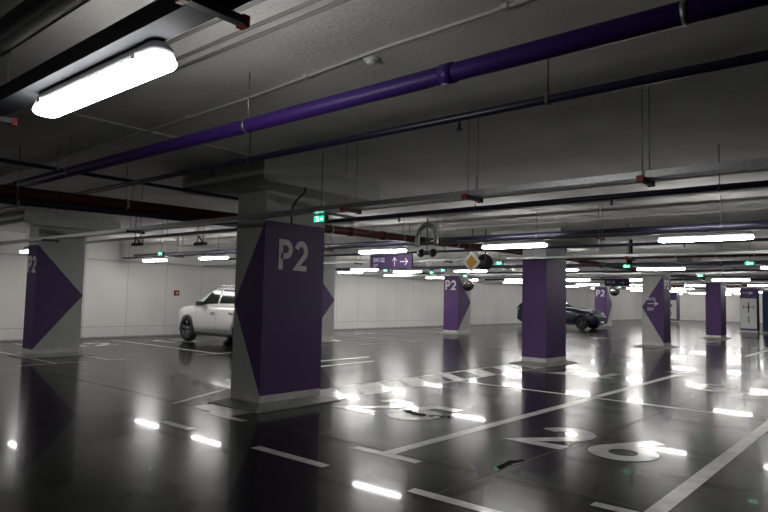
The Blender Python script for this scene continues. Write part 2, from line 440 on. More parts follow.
column(30.80, 6.60, 'full', 'full', 'plain purple pillar on the right, between the exit arrow pillar and the white sign pillar', wx=1.0)
c39 = column(39.10, 6.60, 'full', 'full', 'purple pillar near right edge with white notice board on it', wx=.6, wy=.82)
yf = lambda s, o, h, ws: (s, o, (0, -1, 0), h, ws, .20)
column(5.56, 14.90, 'full', 'tri', 'leftmost pillar, narrow P2 face and purple triangle pointing right', [yf('P2', (-.004, .50, 1.88), .37, .87)], wx=1.04, wy=.55)
column(13.85, 14.90, 'full', 'tri', 'grey pillar half hidden behind the right side of the nearest pillar')
column(22.41, 14.90, 'full', 'tri', 'P2 pillar standing between the two rows, left of the round mirror', [yf('P2', (-.004, .66, 1.90), .41, .95)], wx=.98, wy=.75)
column(39.30, 14.90, 'full', 'tri', 'small distant P2 pillar right of the dark blue car', [yf('P2', (-.004, .70, 1.90), .41, .95)], wx=.85, wy=.8)
c55 = column(54.4, 14.9, 'full', 'full', 'farthest purple pillar with a small white notice board', wx=.9, wy=.8)
# notice boards on pillars
def board(parent, wy, z0, z1, marks):
    mb = MB(); mb.box(-.03, -.004, .02, wy - .02, z0, z1); p = mb.build('notice_board', mSignW, parent); p['label'] = 'white notice board'
    mb = MB()
    for (y0, y1, a, b) in marks: mb.box(-.034, -.0301, y0, y1, a, b)
    mb.build('notice_marks', mDark, p)
board(c39, .82, .28, 1.92, [(.15, .19, 1.35, 1.55), (.38, .44, 1.15, 1.7), (.28, .55, 1.42, 1.47), (.62, .66, 1.35, 1.55), (.38, .43, .6, .95)])
mb = MB(); lettering(mb, '>', (-.006, .72, 2.12), (0, -1, 0), (0, 0, 1), .2, .16, 2.0); mb.build('direction_lettering', mWhite, c39, fix=False)
mb = MB(); mb.box(-.03, -.004, .25, .70, 2.50, 2.70); mb.build('exit_box', mRed, c39)
board(c55, .8, .3, 1.85, [(.35, .45, 1.3, 1.5), (.38, .42, .6, .9)])
# pale cabinet behind middle pillar
t = thing('wall_cabinet', 'narrow pale cabinet on the right side of the middle purple pillar', 'cabinet', (14.74, 6.72, 0))
mb = MB(); mb.box(0, .18, 0, .42, .10, 1.66); mb.build('cabinet_body', mConc, t, bevel=.01)
mb = MB(); mb.box(.02, .16, -.015, -.001, .14, 1.6); mb.build('cabinet_door', mSignW, t)
# blue kiosk at right edge
t = thing('blue_partition', 'dark blue painted block at right edge beside the notice board pillar', 'partition', (40.0, 5.1, 0))
mb = MB(); mb.box(0, .5, 0, 1.40, 0.12, 2.33); mb.build('partition_body', mBlue, t, bevel=.02)
mb = MB(); mb.box(.01, .49, .01, 1.39, 0, .12); mb.build('plinth', mBase, t)

# ------------------------------------------------------------------ pipes along Y (rows across the garage) and X
YA, YB = -8.9, 19.7
def hanger_rods(mb, x, z, ys, rad=.006):
    for y in ys: mb.tube([(x, y, z), (x, y, CEIL)], rad, 6)
def ypipe(name, label, x, z, rad, m, clampm=None, ys=(), stubs=(), couplings=(), cat='pipe', y0=YA, y1=YB, group=None):
    t = thing(name, label, cat, (x, 0, z), group)
    mb = MB(); mb.tube([(0, y0, 0), (0, y1, 0)], rad, 20); mb.build('pipe_run', m, t)
    for y in ys:
        mb = MB(); mb.tube([(0, y, rad), (0, y, CEIL - z)], .005, 6); mb.tube([(0, y - .012, 0), (0, y + .012, 0)], rad + .006, 20)
        mb.build('pipe_hanger', clampm or mGalvD, t)
    for y in couplings:
        mb = MB(); mb.tube([(0, y - .04, 0), (0, y + .04, 0)], rad * 1.12, 20); mb.build('pipe_coupling', m, t)
    for y in stubs:
        mb = MB(); mb.tube([(0, y, -rad * .8), (0, y, -rad - .05)], .012, 8); mb.tube([(0, y, -rad - .05), (0, y, -rad - .065)], .022, 8); mb.build('sprinkler_head', m, t)
    return t
ypipe('drain_pipe', 'thick dark drain pipe in the top left corner', 1.10, 2.80, .072, mPipeK, y0=-3, ys=(4.8,))
ypipe('purple_pipe', 'thick bright purple pipe crossing the ceiling diagonally', 2.80, 2.75, .052, mPipeP, mGalv, ys=(.72, 3.75, 6.8, 9.9), couplings=(1.95, 8.2))
ypipe('sprinkler_pipe', 'thin dark navy pipe just behind the bright purple pipe', 3.62, 2.78, .028, mPipeN, ys=(1.75, 4.8), stubs=(2.42, 5.4, 8.2))
ypipe('navy_pipe', 'navy pipe passing directly behind the long cable tray', 7.0, 2.70, .032, mPipeN, ys=(1.5, 4.4, 8.6, 12), stubs=(2.6, 5.7, 9.1, 13))
ypipe('navy_pipe', 'navy pipe above the second row of lamps', 10.35, 2.70, .04, mPipeN, ys=(2.2, 5.2, 8.3, 11.6, 15), stubs=(3.1, 6.3, 9.6))
ypipe('navy_pipe', 'dark pipe level with the top of the middle purple pillar', 13.35, 2.74, .03, mPipeN, ys=(2.0, 5.2, 9.3), stubs=(3.5, 6.0))
ypipe('red_pipe', 'dark red branch pipe across the right side beyond middle pillar', 16.4, 2.70, .06, mPipeR, mGalv, ys=(.8, 2.8, 3.6, 4.5), couplings=(1.6, 3.2, 4.9), y1=7.7)
for i, (x, z, rad, m) in enumerate(((19.6, 2.72, .035, mPipeN), (24.7, 2.74, .04, mPipeN), (26.9, 2.8, .03, mCond), (32.5, 2.72, .05, mPipeN), (36, 2.72, .04, mPipeN), (43.5, 2.72, .05, mPipeR), (50.5, 2.72, .05, mPipeN))):
    ypipe('overhead_pipe', '%s far overhead pipe beyond the middle pillar, counted from the camera' % ORD[i], x, z, rad, m, ys=(3, 8, 13), group='far overhead pipes')

def xpipe(name, label, pts, rad, m, hang=(), cat='pipe', couplings=()):
    t = thing(name, label, cat, (0, 0, 0))
    mb = MB(); mb.tube(pts, rad, 18); mb.build('pipe_run', m, t)
    def at(x):
        for a, b in zip(pts, pts[1:]):
            if a[0] <= x <= b[0]:
                k = (x - a[0]) / (b[0] - a[0]); return [a[i] + (b[i] - a[i]) * k for i in range(3)]
    for x in hang:
        q = at(x); mb = MB(); mb.tube([(x, q[1], q[2] + rad), (x, q[1], CEIL)], .006, 6); mb.tube([(x - .015, q[1], q[2]), (x + .015, q[1], q[2])], rad + .008, 18); mb.build('pipe_hanger', mGalv, t)
    for x in couplings:
        q = at(x); mb = MB(); mb.tube([(x - .06, q[1], q[2]), (x + .06, q[1], q[2])], rad * 1.18, 18); mb.build('pipe_coupling', m, t)
    return t
xpipe('red_main_pipe', 'long dark red main pipe running back past the nearest pillar', [(1.85, 7.72, 3.14), (1.86, 7.72, 2.66), (1.95, 7.72, 2.575), (4.5, 7.72, 2.62), (14, 7.72, 2.745), (20, 7.75, 2.74), (60, 7.75, 2.74)], .072, mPipeR, (3.9, 7.6, 9.6, 11.5, 17, 24), couplings=(8.1, 9.0, 11.9))
xpipe('navy_main_pipe', 'navy main pipe just below the dark red one on the left', [(1.6, 7.64, 3.14), (1.61, 7.64, 2.53), (1.7, 7.64, 2.455), (4.5, 7.64, 2.51), (6.6, 7.64, 2.53)], .036, mPipeN, (2.6, 6.3))
xpipe('dark_branch_pipe', 'thin dark pipe left of the lit lamp near the ceiling', [(1.3, 7.35, 2.86), (2.6, 7.35, 2.86), (4.4, 7.35, 2.86), (8.0, 7.35, 2.86)], .022, mPipeN, (2.9,))

# ------------------------------------------------------------------ cable trays along Y
def tray(name, label, x, z, wd, h, m, ys, y0=YA, y1=YB, caps=True, capx=None, group=None):
    t = thing(name, label, 'cable tray', (x, 0, z), group)
    mb = MB(); a = wd / 2
    mb.box(-a, a, y0, y1, 0, .004); mb.box(-a, -a + .004, y0, y1, .004, h); mb.box(a - .004, a, y0, y1, .004, h)
    mb.build('tray_channel', m, t)
    mb = MB(); mb.tube([(-a * .4, y0, .022), (-a * .4, y1, .022)], .015, 8); mb.tube([(a * .3, y0, .02), (a * .3, y1, .02)], .012, 8)
    mb.build('cable', mDark, t)
    for y in ys:
        mb = MB(); mb.box(-a - .05, a + .05, y - .02, y + .02, -.032, -.001); b = mb.build('support_strut', mGalvD, t)
        mb = MB()
        for s in (-1, 1): mb.tube([(s * (a + .02), y, -.002), (s * (a + .02), y, CEIL - z)], .005, 6)
        mb.build('hanger_rod', mGalv, b)
        if caps:
            mb = MB()
            for s in (-1, 1):
                mb = MB(); mb.box(s * (a + .065) - .015, s * (a + .065) + .015, y - .024, y + .024, -.040, .004); mb.build('end_cap', mRed if (s < 0 or name == 'lamp_rail') else mDark, b)
    return t
tray('cable_tray', 'long galvanised cable tray with red end caps crossing above the nearest pillar', 4.72, 2.42, .12, .05, mGalv, (1.50, 3.0, 4.5, 9.0, 12.1, 15.2))
tray('lamp_rail', 'dark rail carrying the nearest lit lamp', 1.285, 2.565, .13, .085, mRail, (1.95, 4.3, 9, 14), y0=-4, y1=19)
for i, x in enumerate((10.0, 18.25, 26.4, 34.0, 41.8, 50.0)):
    tray('lamp_rail', 'lamp rail over the %s row of lamps' % ORD[i + 1], x, 2.565, .12, .042, mGalvD, (.8, 3.9, 7.1, 10.2, 13.3, 16.4), caps=(i < 1), group='rails over the lamp rows')
for i, x in enumerate((13.05, 21.3, 29.5, 37.9)):
    tray('cable_tray', '%s galvanised cable tray beyond the long near one' % ORD[i], x, 2.46, .14, .05, mGalv, (1.4, 4.5, 9.0, 12.1, 15.2), caps=(i < 1), group='cable trays in the distance')
# conduits clipped to the ceiling
def conduit(label, pts, rad=.011, m=mCond, clips=True):
    t = thing('ceiling_conduit', label, 'conduit', (0, 0, 0), 'conduits on the ceiling')
    mb = MB(); mb.tube(pts, rad, 8); mb.build('conduit_run', m, t)
    if clips:
        mb = MB()
        for a, b in zip(pts, pts[1:]):
            n = int((Vector(b) - Vector(a)).length / 1.0)
            for i in range(1, n + 1):
                p = Vector(a).lerp(Vector(b), i / (n + 1)); mb.box(p.x - .022, p.x + .022, p.y - .02, p.y + .02, p.z - rad - .003, CEIL)
        mb.build('conduit_clip', m, t)
    return t
zc = CEIL - .014
conduit('pale conduit on the ceiling passing the round detector', [(2.88, -3, zc), (3.02, 2.65, zc), (3.14, 4.2, zc), (3.25, 9, zc)], .012)
for i, x in enumerate((1.98, 2.07, 2.26, 2.36)):
    conduit('%s from the left of four parallel ceiling conduits near the lit lamp' % ORD[i], [(x, -4, zc), (x + .04, 5.2, zc)], .013, mCond2, False)
conduit('thin pale conduit across the ceiling behind the lit lamp', [(2.3, 5.92, zc), (4.2, 5.92, zc), (4.6, 5.95, zc)], .011)
conduit('long thin conduit at far left of the ceiling', [(3.22, 7.2, zc), (3.28, 12.5, zc)], .012, mCond, False)
for i, x in enumerate((8.6, 12.0, 15.2, 20.4, 23.2)):
    conduit('%s distant ceiling conduit counted from the camera' % ORD[i], [(x, -4, zc), (x, 19.6, zc)], .014, mCond, False)
# cable drop on the near pillar
t = thing('cable_drop', 'black flexible cable looping down the top of the nearest pillar', 'cable', (5.66, 6.52, 2.5))
mb = MB(); mb.tube([(-.28, -.56, .38), (-.20, -.50, .37), (-.10, -.30, .33), (-.03, -.12, .29), (.0, -.02, .22), (.015, .01, .1), (.02, .02, 0), (.05, .03, -.02)], .014, 8); mb.build('cable_run', mDark, t)
mb = MB(); mb.box(-.01, .05, .03, .077, .12, .14); mb.build('cable_clip', mCond, t)
for i, (x, zz) in enumerate(((.10, 2.5), (.36, 2.5))):
    pass

# smoke detector
t = thing('smoke_detector', 'small round white smoke detector on the ceiling near the pale conduit', 'smoke detector', (3.13, 2.83, CEIL))
mb = MB(); mb.lathe([(0, -.018), (.05, -.018), (.055, 0)], (0, 0, 0), (0, 0, 1)); mb.build('detector_base', mSignW, t)
mb = MB(); mb.lathe([(0, -.045), (.025, -.045), (.036, -.032), (.036, -.018)], (0, 0, 0), (0, 0, 1)); mb.build('detector_head', mSignW, t)

# ------------------------------------------------------------------ lamps
def make_lamp(loc, label):
    t = thing('ceiling_lamp', label, 'lamp', loc, 'fluorescent lamps on the rails')
    Lh, a = .64, .067
    # housing: shallow grey tray with rounded ends
    def outline(Lh, a, rnd=.045, n=5):
        pts = []
        for sx, sy, a0 in ((1, 1, 0), (-1, 1, 90), (-1, -1, 180), (1, -1, 270)):
            for i in range(n + 1):
                th = math.radians(a0 + 90 * i / n); pts.append((sx * (a - rnd) + rnd * math.cos(th), sy * (Lh - rnd) + rnd * math.sin(th)))
        return pts
    def loft(mb, levels):
        rings = []
        for (z, sh) in levels:
            o = outline(Lh - sh, a - sh * .8); k = len(mb.v); rings.append((k, len(o))); mb.v += [(x, y, z) for x, y in o]
        for (k, n), (k2, _) in zip(rings, rings[1:]):
            for j in range(n):
                mb.f.append([k + j, k + (j + 1) % n, k2 + (j + 1) % n, k2 + j]); mb.mi.append(0); mb.sm.append(True)
        for k, n in (rings[0], rings[-1]): mb.f.append(list(range(k, k + n))); mb.mi.append(0); mb.sm.append(False)
    mb = MB(); loft(mb, [(.0, .012), (.03, .014), (.055, .03)]); mb.build('lamp_housing', mHous, t)
    mb = MB(); loft(mb, [(-.056, .030), (-.046, .008), (-.030, .0), (-.001, .010)]); d = mb.build('diffuser', mTube, t)
    mb = MB()
    for s in (-1, 1): mb.box(-.01, .01, s * .5 - .015, s * .5 + .015, .055, .064)
    mb.build('mounting_clip', mGalvD, t)
    mb = MB()
    for sx in (-1, 1):
        for k in range(2): mb.box(sx * a - .004, sx * a + .004, .5 - k * 1.0, .53 - k * 1.0, -.012, .012)
    mb.build('diffuser_clip', mHous, t)
    return t
ZL = 2.50
rows = [(1.34, (2.98,)),
        (10.03, (2.36, 5.50, 8.62, 11.7, 14.75, 17.85)),
        (18.25, (2.35, 5.42, 8.45, 11.65, 14.42, 17.35)),
        (26.45, (5.32, 8.55, 11.40, 14.3, 17.1)),
        (33.9, (5.45, 8.25, 11.2, 13.95, 16.7)),
        (41.8, (8.0, 11.1, 13.9, 16.3)),
        (50.0, (8.0, 10.15, 13.7, 16.4))]
extra = [(6.3, 17.3), (16.5, 15.0), (21.1, 17.3), (23.7, 16.95), (30.2, 16.5), (37.5, 16.65), (57, 10.5), (57, 14), (57, 5.5), (57, 17.6), (61.5, 13), (61.5, 9), (61.5, 17)]  # those ending the list are added lamps that brighten the far wall
lamp0 = make_lamp((1.34, 3.0, ZL), 'nearest lit fluorescent lamp, large at top left of the picture')
dup(lamp0, (1.34, 15.6, ZL), 'lit lamp on the nearest rail, beyond the left edge of the picture')
for ri, (x, ys) in enumerate(rows):
    if ri == 0: continue
    ys = sorted(ys, reverse=True)
    for k, y in enumerate(ys):
        dup(lamp0, (x, y, ZL), 'lit fluorescent lamp, %s from left in the %s row of lamps from the camera' % (ORD[k], ORD[ri]))
for k, (x, y) in enumerate(extra):
    q = dup(lamp0, (x, y, ZL), 'small distant lit lamp off the main rows or added to brighten the far wall, %s nearest of these' % ORD[k], 'stray lamps between the rows')
    mb = MB(); mb.tube([(0, -.4, .0795), (0, -.4, CEIL - ZL)], .006, 6); mb.tube([(0, .4, .0795), (0, .4, CEIL - ZL)], .006, 6); mb.build('hanger_rod', mGalv, q)

# ------------------------------------------------------------------ emergency exit lights
def make_exit(loc, label):
    t = thing('exit_light', label, 'exit light', loc, 'green emergency exit lights')
    mb = MB(); mb.box(0, .05, -.10, .10, -.065, .012); mb.build('light_case', mDark, t, bevel=.005)
    mb = MB(); mb.box(-.006, -.0005, -.075, .085, -.062, .004); s = mb.build('sign_face', mGreen, t)
    mb = MB()   # running figure
    o = Vector((-.0075, .06, -.062)); R_ = Vector((0, -1, 0)); U_ = Vector((0, 0, 1)); to = lambda p: o + R_ * p[0] + U_ * p[1]
    for ln in ([(.02, .05), (.035, .03), (.03, .016), (.015, .006)], [(.035, .03), (.05, .02), (.052, .004)], [(.008, .045), (.02, .052), (.038, .05), (.048, .04)], [(.018, .062), (.026, .064)]):
        ribbon(mb, ln, .009, to)
    ribbon(mb, [(.075, .03), (.115, .03)], .008, to); ribbon(mb, [(.10, .043), (.117, .03), (.10, .017)], .007, to)
    mb.build('pictogram', mGreenW, s, fix=False)
    mb = MB(); mb.tube([(.025, 0, .02), (.025, 0, CEIL - loc[2])], .005, 6); mb.build('hanger_rod', mGalvD, t)
    return t
ex = [((4.86, 5.12, 2.40), 'green exit light beside the upper right of the nearest pillar'),
      ((7.2, 19.4, 2.36), 'green exit light at far left by the wall'),
      ((7.35, 12.85, 2.39), 'green exit light above the white car on the left'),
      ((14.8, 12.55, 2.37), 'green exit light below the hanging purple direction sign'),
      ((17.3, 12.6, 2.42), 'green exit light right of the hanging direction sign'),
      ((15.4, 10.8, 2.39), 'green exit light just above the left P2 pillar beyond'),
      ((19.7, 12.8, 2.4), 'green exit light above the round mirror'),
      ((12.9, 7.45, 2.40), 'green exit light right of the diamond sign'),
      ((30.3, 11.55, 2.39), 'green exit light above the distant P2 pillar'),
      ((14.9, 5.18, 2.4), 'bright green exit light right of the middle purple pillar'),
      ((31.6, 10.4, 2.39), 'green exit light right of the small purple hanging sign'),
      ((34.5, 12.4, 2.39), 'tiny green exit light left of the exit arrow pillar'),
      ((19.9, 4.8, 2.39), 'green exit light between exit arrow pillar and right purple pillar'),
      ((14.5, 2.57, 2.40), 'green exit light near the right edge of the picture')]
e0 = make_exit(*ex[0])
for loc, lab in ex[1:]:
    q = dup(e0, loc, lab)
    for ch in q.children:
        if ch.name.startswith('hanger_rod'): pass
# glow lamps above far ones use the same length rods (ceiling is the same)

# ------------------------------------------------------------------ hanging signs and mirrors
def hanging_sign(loc, wy, h, label, texts):
    t = thing('direction_sign', label, 'sign', loc)
    mb = MB(); mb.box(0, .04, -wy / 2, wy / 2, -h, 0); s = mb.build('sign_box', mPurpleS, t, bevel=.004)
    for (tx, y, z, hh, ws, st) in texts:
        mb = MB(); lettering(mb, tx, (-.004, y, z), (0, -1, 0), (0, 0, 1), hh, st, ws); mb.build('lettering', mWhiteD, s, fix=False)
    mb = MB()
    for k in (-1, 1): mb.tube([(.02, k * wy * .42, 0), (.02, k * wy * .42, CEIL - loc[2])], .005, 6)
    mb.build('hanger_rod', mGalvD, t)
    return t
mPurpleS = mat('purple_sign_face', (.032, .017, .055), .6, spec=.2)
hanging_sign((10.75, 8.98, 2.465), 1.22, .31, 'purple hanging sign with white up and right arrows left of centre',
             [('ВИЇЗД', .50, -.16, .10, 1.0, .15), ('EXIT', .50, -.26, .06, 1.0, .15), ('^', -.06, -.26, .2, .8, .1), ('>', -.28, -.25, .18, .95, .1)])
hanging_sign((24.0, 8.72, 2.42), .95, .27, 'small distant purple hanging sign above the far P2 pillar',
             [('ВИЇЗД', .4, -.17, .1, 1.0, .15), ('>', -.1, -.22, .15, 1.0, .1)])
# priority road diamond
t = thing('diamond_sign', 'amber diamond road sign with white border hanging left of middle pillar', 'sign', (12.3, 7.83, 2.37))
def diamond(mb, hh, x0, x1, rnd=.03):
    q = hh - rnd; pts = []
    for a0, cx, cy in ((0, q, 0), (90, 0, q), (180, -q, 0), (270, 0, -q)):
        for k in (-40, -15, 15, 40):
            th = math.radians(a0 + k); pts.append((cx + rnd * math.cos(th), cy + rnd * math.sin(th)))
    n = len(pts); k0 = len(mb.v)
    mb.poly([(x0, y, z) for y, z in pts]); mb.poly([(x1, y, z) for y, z in pts][::-1])
    for i in range(n):
        j = (i + 1) % n; mb.poly([(x0, *pts[i]), (x0, *pts[j]), (x1, *pts[j]), (x1, *pts[i])])
mb = MB(); diamond(mb, .235, 0, .015); mb.build('sign_plate', mSignW, t)
mb = MB(); diamond(mb, .155, -.003, -.0005, .02); mb.build('amber_face', mYellow, t)
mb = MB(); mb.tube([(.03, 0, -.1), (.03, 0, CEIL - 2.37)], .012, 8); mb.build('hanger_rod', mGalvD, t)
def mirror(loc, rad, label, face, back=mDark):
    t = thing('convex_mirror', label, 'mirror', loc, 'round traffic mirrors', )
    d = Vector(face).normalized()
    mb = MB(); mb.lathe([(0, .055), (rad * .5, .045), (rad * .8, .022), (rad * .93, 0)], (0, 0, 0), d, 28); mb.build('mirror_glass', mMirror, t)
    mb = MB(); mb.lathe([(rad * .93, .004), (rad * .96, .014), (rad, 0), (rad * .97, -.02), (rad * .5, -.06), (0, -.07)], (0, 0, 0), d, 28); mb.build('mirror_back', back, t)
    p = -d * .05
    mb = MB(); mb.tube([p, (p.x, p.y, CEIL - loc[2])], .014, 8); mb.build('mounting_pole', mGalvD, t)
mirror((12.62, 7.66, 2.38), .19, 'dark back of a round mirror just right of the diamond sign', (1, .9, -.1))
mirror((18.3, 11.78, 2.01), .22, 'round convex mirror below and left of the diamond sign', (-1, -.55, -.12))
mirror((26.2, 9.62, 2.0), .21, 'small distant round mirror beside the far P2 pillar', (-1, -.2, -.1))

# foil hose loop with damper box
t = thing('flexible_hose', 'silver flexible hose bent into an arch under the ceiling', 'hose', (9.5, 7.05, 2.60))
hp = [(0, .22 * math.cos(a), .0 + .30 * math.sin(a)) for a in [PI * i / 24 for i in range(25)]]
hp = [(0, .22, -.12)] + hp + [(0, -.22, -.12)]
pts = []; rads = []
for i in range(len(hp) - 1):
    for k in range(3):
        a = Vector(hp[i]).lerp(Vector(hp[i + 1]), k / 3); pts.append(a); rads.append(.042 + (.006 if (len(pts) % 2) else -.004))
mb = MB(); mb.tube(pts, rads, 14); mb.build('hose_run', mHose, t)
mb = MB(); mb.tube([(0, 0, .33), (0, 0, CEIL - 2.62)], .005, 6); mb.build('hanger_rod', mGalvD, t)
t = thing('camera_cluster', 'dark cluster of overhead cameras right of the lamp and below the hose', 'camera', (10.2, 7.56, 2.42))
mb = MB(); mb.box(-.05, .05, -.06, .06, -.04, .05); mb.build('junction_box', mDark, t, bevel=.01)
for s in (-1, 1):
    mb = MB(); mb.lathe([(0, -.09), (.05, -.08), (.075, -.03), (.078, .0), (.06, .06), (0, .065)], (0, s * .15, -.0), (-.5, 0, -.6), 20); mb.build('camera_head', mDark, t)
mb = MB(); mb.tube([(0, 0, .05), (0, 0, CEIL - 2.44)], .012, 8); mb.tube([(0, -.15, .02), (0, .15, .02)], .012, 8); mb.build('mounting_pole', mGalvD, t)
# valve assembly hanging right of middle pillar
t = thing('valve_assembly', 'dark valve on the red pipe right of middle pillar', 'valve', (16.4, 5.6, 2.70))
mb = MB(); mb.box(-.09, .09, -.09, .09, -.10, .085); mb.tube([(0, 0, .085), (0, 0, CEIL - 2.7)], .05, 12); mb.build('valve_body', mPipeK, t, bevel=.01)
mb = MB(); mb.box(-.11, -.091, -.07, .07, -.20, -.03); mb.build('red_tag', mPipeR, t)
# small junction boxes with loops, left part
for i, (x, y, z, lab) in enumerate(((6.35, 12.0, 2.46, 'small dark junction box hanging at left, left one of two with cable loops'), (6.9, 10.6, 2.46, 'small dark junction box with hanging cable loops left of the nearest pillar'))):
    t = thing('junction_box', lab, 'junction box', (x, y, z))
    mb = MB(); mb.box(-.04, .04, -.18, .18, -.03, .03); mb.build('box_body', mDark, t, bevel=.006)
    mb = MB()
    for s in (-1, 1): mb.tube([(0, s * .1, .03), (0, s * .1, CEIL - z)], .008, 6)
    mb.tube([(0, -.08, .03), (-.03, -.04, .10), (-.03, .03, .16), (0, .08, .12), (0, .12, .03)], .014, 8); mb.build('cable_loop', mHose if i else mDark, t)

# fire alarm button on the wall
t = thing('fire_alarm_button', 'small red fire alarm button on the wall left of white car', 'fire alarm', (12.0, 19.8, 1.49))
mb = MB(); mb.box(-.09, .09, -.06, 0, -.09, .09); mb.build('button_case', mRed, t, bevel=.008)
mb = MB(); mb.box(-.03, .03, -.064, -.0605, -.03, .03); mb.build('button_face', mSignW, t)
# wall trunking
t = tag((lambda m: (m.box(X0_, 40, Y1_ - .06, Y1_ - .001, 2.46, 2.52), m.build('wall_trunking', mCond))[1])(MB()), 'pale trunking along the top of the left wall', 'trunking')

# ------------------------------------------------------------------ cars
def interp(tab, x):
    for (a, va), (b, vb) in zip(tab, tab[1:]):
        if a <= x <= b:
            k = (x - a) / (b - a); k = k * k * (3 - 2 * k) * .5 + k * .5; return va + (vb - va) * k
    return tab[0][1] if x < tab[0][0] else tab[-1][1]
def car(name, label, loc, rz, paint, p):
    """local: nose at x=0, tail at x=-L, y to the left, z up"""
    t = thing(name, label, 'car', loc, None, rz)
    L, W = p['L'], p['W'] / 2
    st = [i * L / 46 for i in range(47)]
    rings = []
    mb = MB()
    for x in st:
        wv = W * interp(p['plan'], x / L); zt = interp(p['deck'], x / L); zb = interp(p['under'], x / L)
        dz = zt - zb
        half = [(0, zb), (wv * .80, zb), (wv * .95, zb + dz * .10), (wv * 1.0, zb + dz * .30), (wv * .99, zb + dz * .50), (wv * .985, zb + dz * .68), (wv * .955, zb + dz * .84), (wv * .90, zb + dz * .95), (wv * .80, zt), (wv * .45, zt + .018), (0, zt + .025)]
        ring = half + [(-y, z) for y, z in half[-2:0:-1]]
        k = len(mb.v); rings.append((k, len(ring))); mb.v += [(-x, y, z) for y, z in ring]
    for (k, n), (k2, _) in zip(rings, rings[1:]):
        for j in range(n):
            mb.f.append([k + j, k + (j + 1) % n, k2 + (j + 1) % n, k2 + j]); mb.mi.append(0); mb.sm.append(True)
    for k, n in (rings[0], rings[-1]): mb.f.append(list(range(k, k + n))); mb.mi.append(0); mb.sm.append(False)
    body = mb.build('body', [paint, mDark], t)
    # wheel arches
    R = p['R']
    for ax in p['axles']:
        for s in (-1, 1):
            cb = MB(); cb.tube([(-ax, s * (W - .28), R), (-ax, s * (W + .3), R)], R + .05, 40)
            co = cb.build('arch_cutter', paint, t); bpy.context.view_layer.update()
            bo = body.modifiers.new('arch', 'BOOLEAN'); bo.operation = 'DIFFERENCE'; bo.object = co; bo.solver = 'EXACT'
            dg = bpy.context.evaluated_depsgraph_get(); me = bpy.data.meshes.new_from_object(body.evaluated_get(dg))
            body.modifiers.clear(); body.data = me; bpy.data.objects.remove(co)
    # greenhouse
    gh = p['house']; mb = MB(); k_r = []
    for (x, z, wv) in gh['base']: pass
    prof = gh['prof']            # list of (x, z) over the roof from windscreen foot to rear foot
    belt = gh['belt']; yb, yt = W * .93, W * .70
    cols = []
    for (x, z) in prof:
        zb = interp(p['deck'], x / L) - .03
        k = (z - zb) / (gh['top'] - zb) if z > zb else 0
        k = max(0, min(1, k)); y = yb + (yt - yb) * k
        zb = min(zb, z)
        half = [(yb - .01, zb - .02), (yb - .015 + (y - yb + .015) * .5, zb + (z - zb) * .5), (y, z - .03 * k), (y * .86, z + .0), (y * .5, z + .022 * k), (0, z + .028 * k)]
        ring = half + [(-a, b) for a, b in half[-2::-1]]
        cols.append((len(mb.v), len(ring))); mb.v += [(-x, a, b) for a, b in ring]
    for (k, n), (k2, _) in zip(cols, cols[1:]):
        for j in range(n - 1): mb.f.append([k + j, k + j + 1, k2 + j + 1, k2 + j]); mb.mi.append(0); mb.sm.append(True)
    house = mb.build('roof', paint, t)
    # glass panels set just outside the shell
    def side_pt(x, v, s, off=.012):
        z = interp2(prof, x); zb = interp(p['deck'], x / L) - .03
        k = max(0, min(1, (z - zb) / (gh['top'] - zb))); yT = yb + (yt - yb) * k
        y = (yb - .01) + (yT - yb + .01) * v; zz = zb - .02 + (z - .03 * k - zb + .02) * v
        return Vector((-x, s * (y + off), zz))
    def interp2(tab, x):
        for (a, va), (b, vb) in zip(tab, tab[1:]):
            if a <= x <= b: return va + (vb - va) * (x - a) / (b - a)
        return tab[-1][1]
    for (xa, xb, ta, tb) in gh['side']:
        for s in (-1, 1):
            mb = MB(); n = 8
            for i in range(n):
                x0 = xa + (xb - xa) * i / n; x1 = xa + (xb - xa) * (i + 1) / n
                f0 = ta + (1 - ta) * min(1, i / n * 2.2) if ta < 1 else 1; f1 = ta + (1 - ta) * min(1, (i + 1) / n * 2.2) if ta < 1 else 1
                if tb < 1: f0 = min(f0, tb + (1 - tb) * min(1, (1 - i / n) * 1.6)); f1 = min(f1, tb + (1 - tb) * min(1, (1 - (i + 1) / n) * 1.6))
                v0, v1 = .16, .90
                a, b = side_pt(x0, v0, s), side_pt(x1, v0, s); c, d = side_pt(x1, v0 + (v1 - v0) * f1, s), side_pt(x0, v0 + (v1 - v0) * f0, s)
                mb.poly([a, b, c, d])
            mb.build('side_window', mGlass, t)
    for nm, (xa, xb) in (('windscreen', gh['front']), ('rear_window', gh['rear'])):
        mb = MB(); n = 4
        for i in range(n):
            x0 = xa + (xb - xa) * i / n; x1 = xa + (xb - xa) * (i + 1) / n
            def row(x):
                z = interp2(prof, x); zb = interp(p['deck'], x / L) - .03; k = max(0, min(1, (z - zb) / (gh['top'] - zb))); y = (yb + (yt - yb) * k) * .88
                return z + .012 + .01 * k, y
            z0, y0 = row(x0); z1, y1 = row(x1)
            for j in range(6):
                u0, u1 = -1 + j / 3, -1 + (j + 1) / 3; bz = lambda uu_, k=1: .022 * (1 - uu_ * uu_)
                mb.poly([(-x0, y0 * u0, z0 + bz(u0)), (-x0, y0 * u1, z0 + bz(u1)), (-x1, y1 * u1, z1 + bz(u1)), (-x1, y1 * u0, z1 + bz(u0))])
        mb.build(nm, mGlass, t)
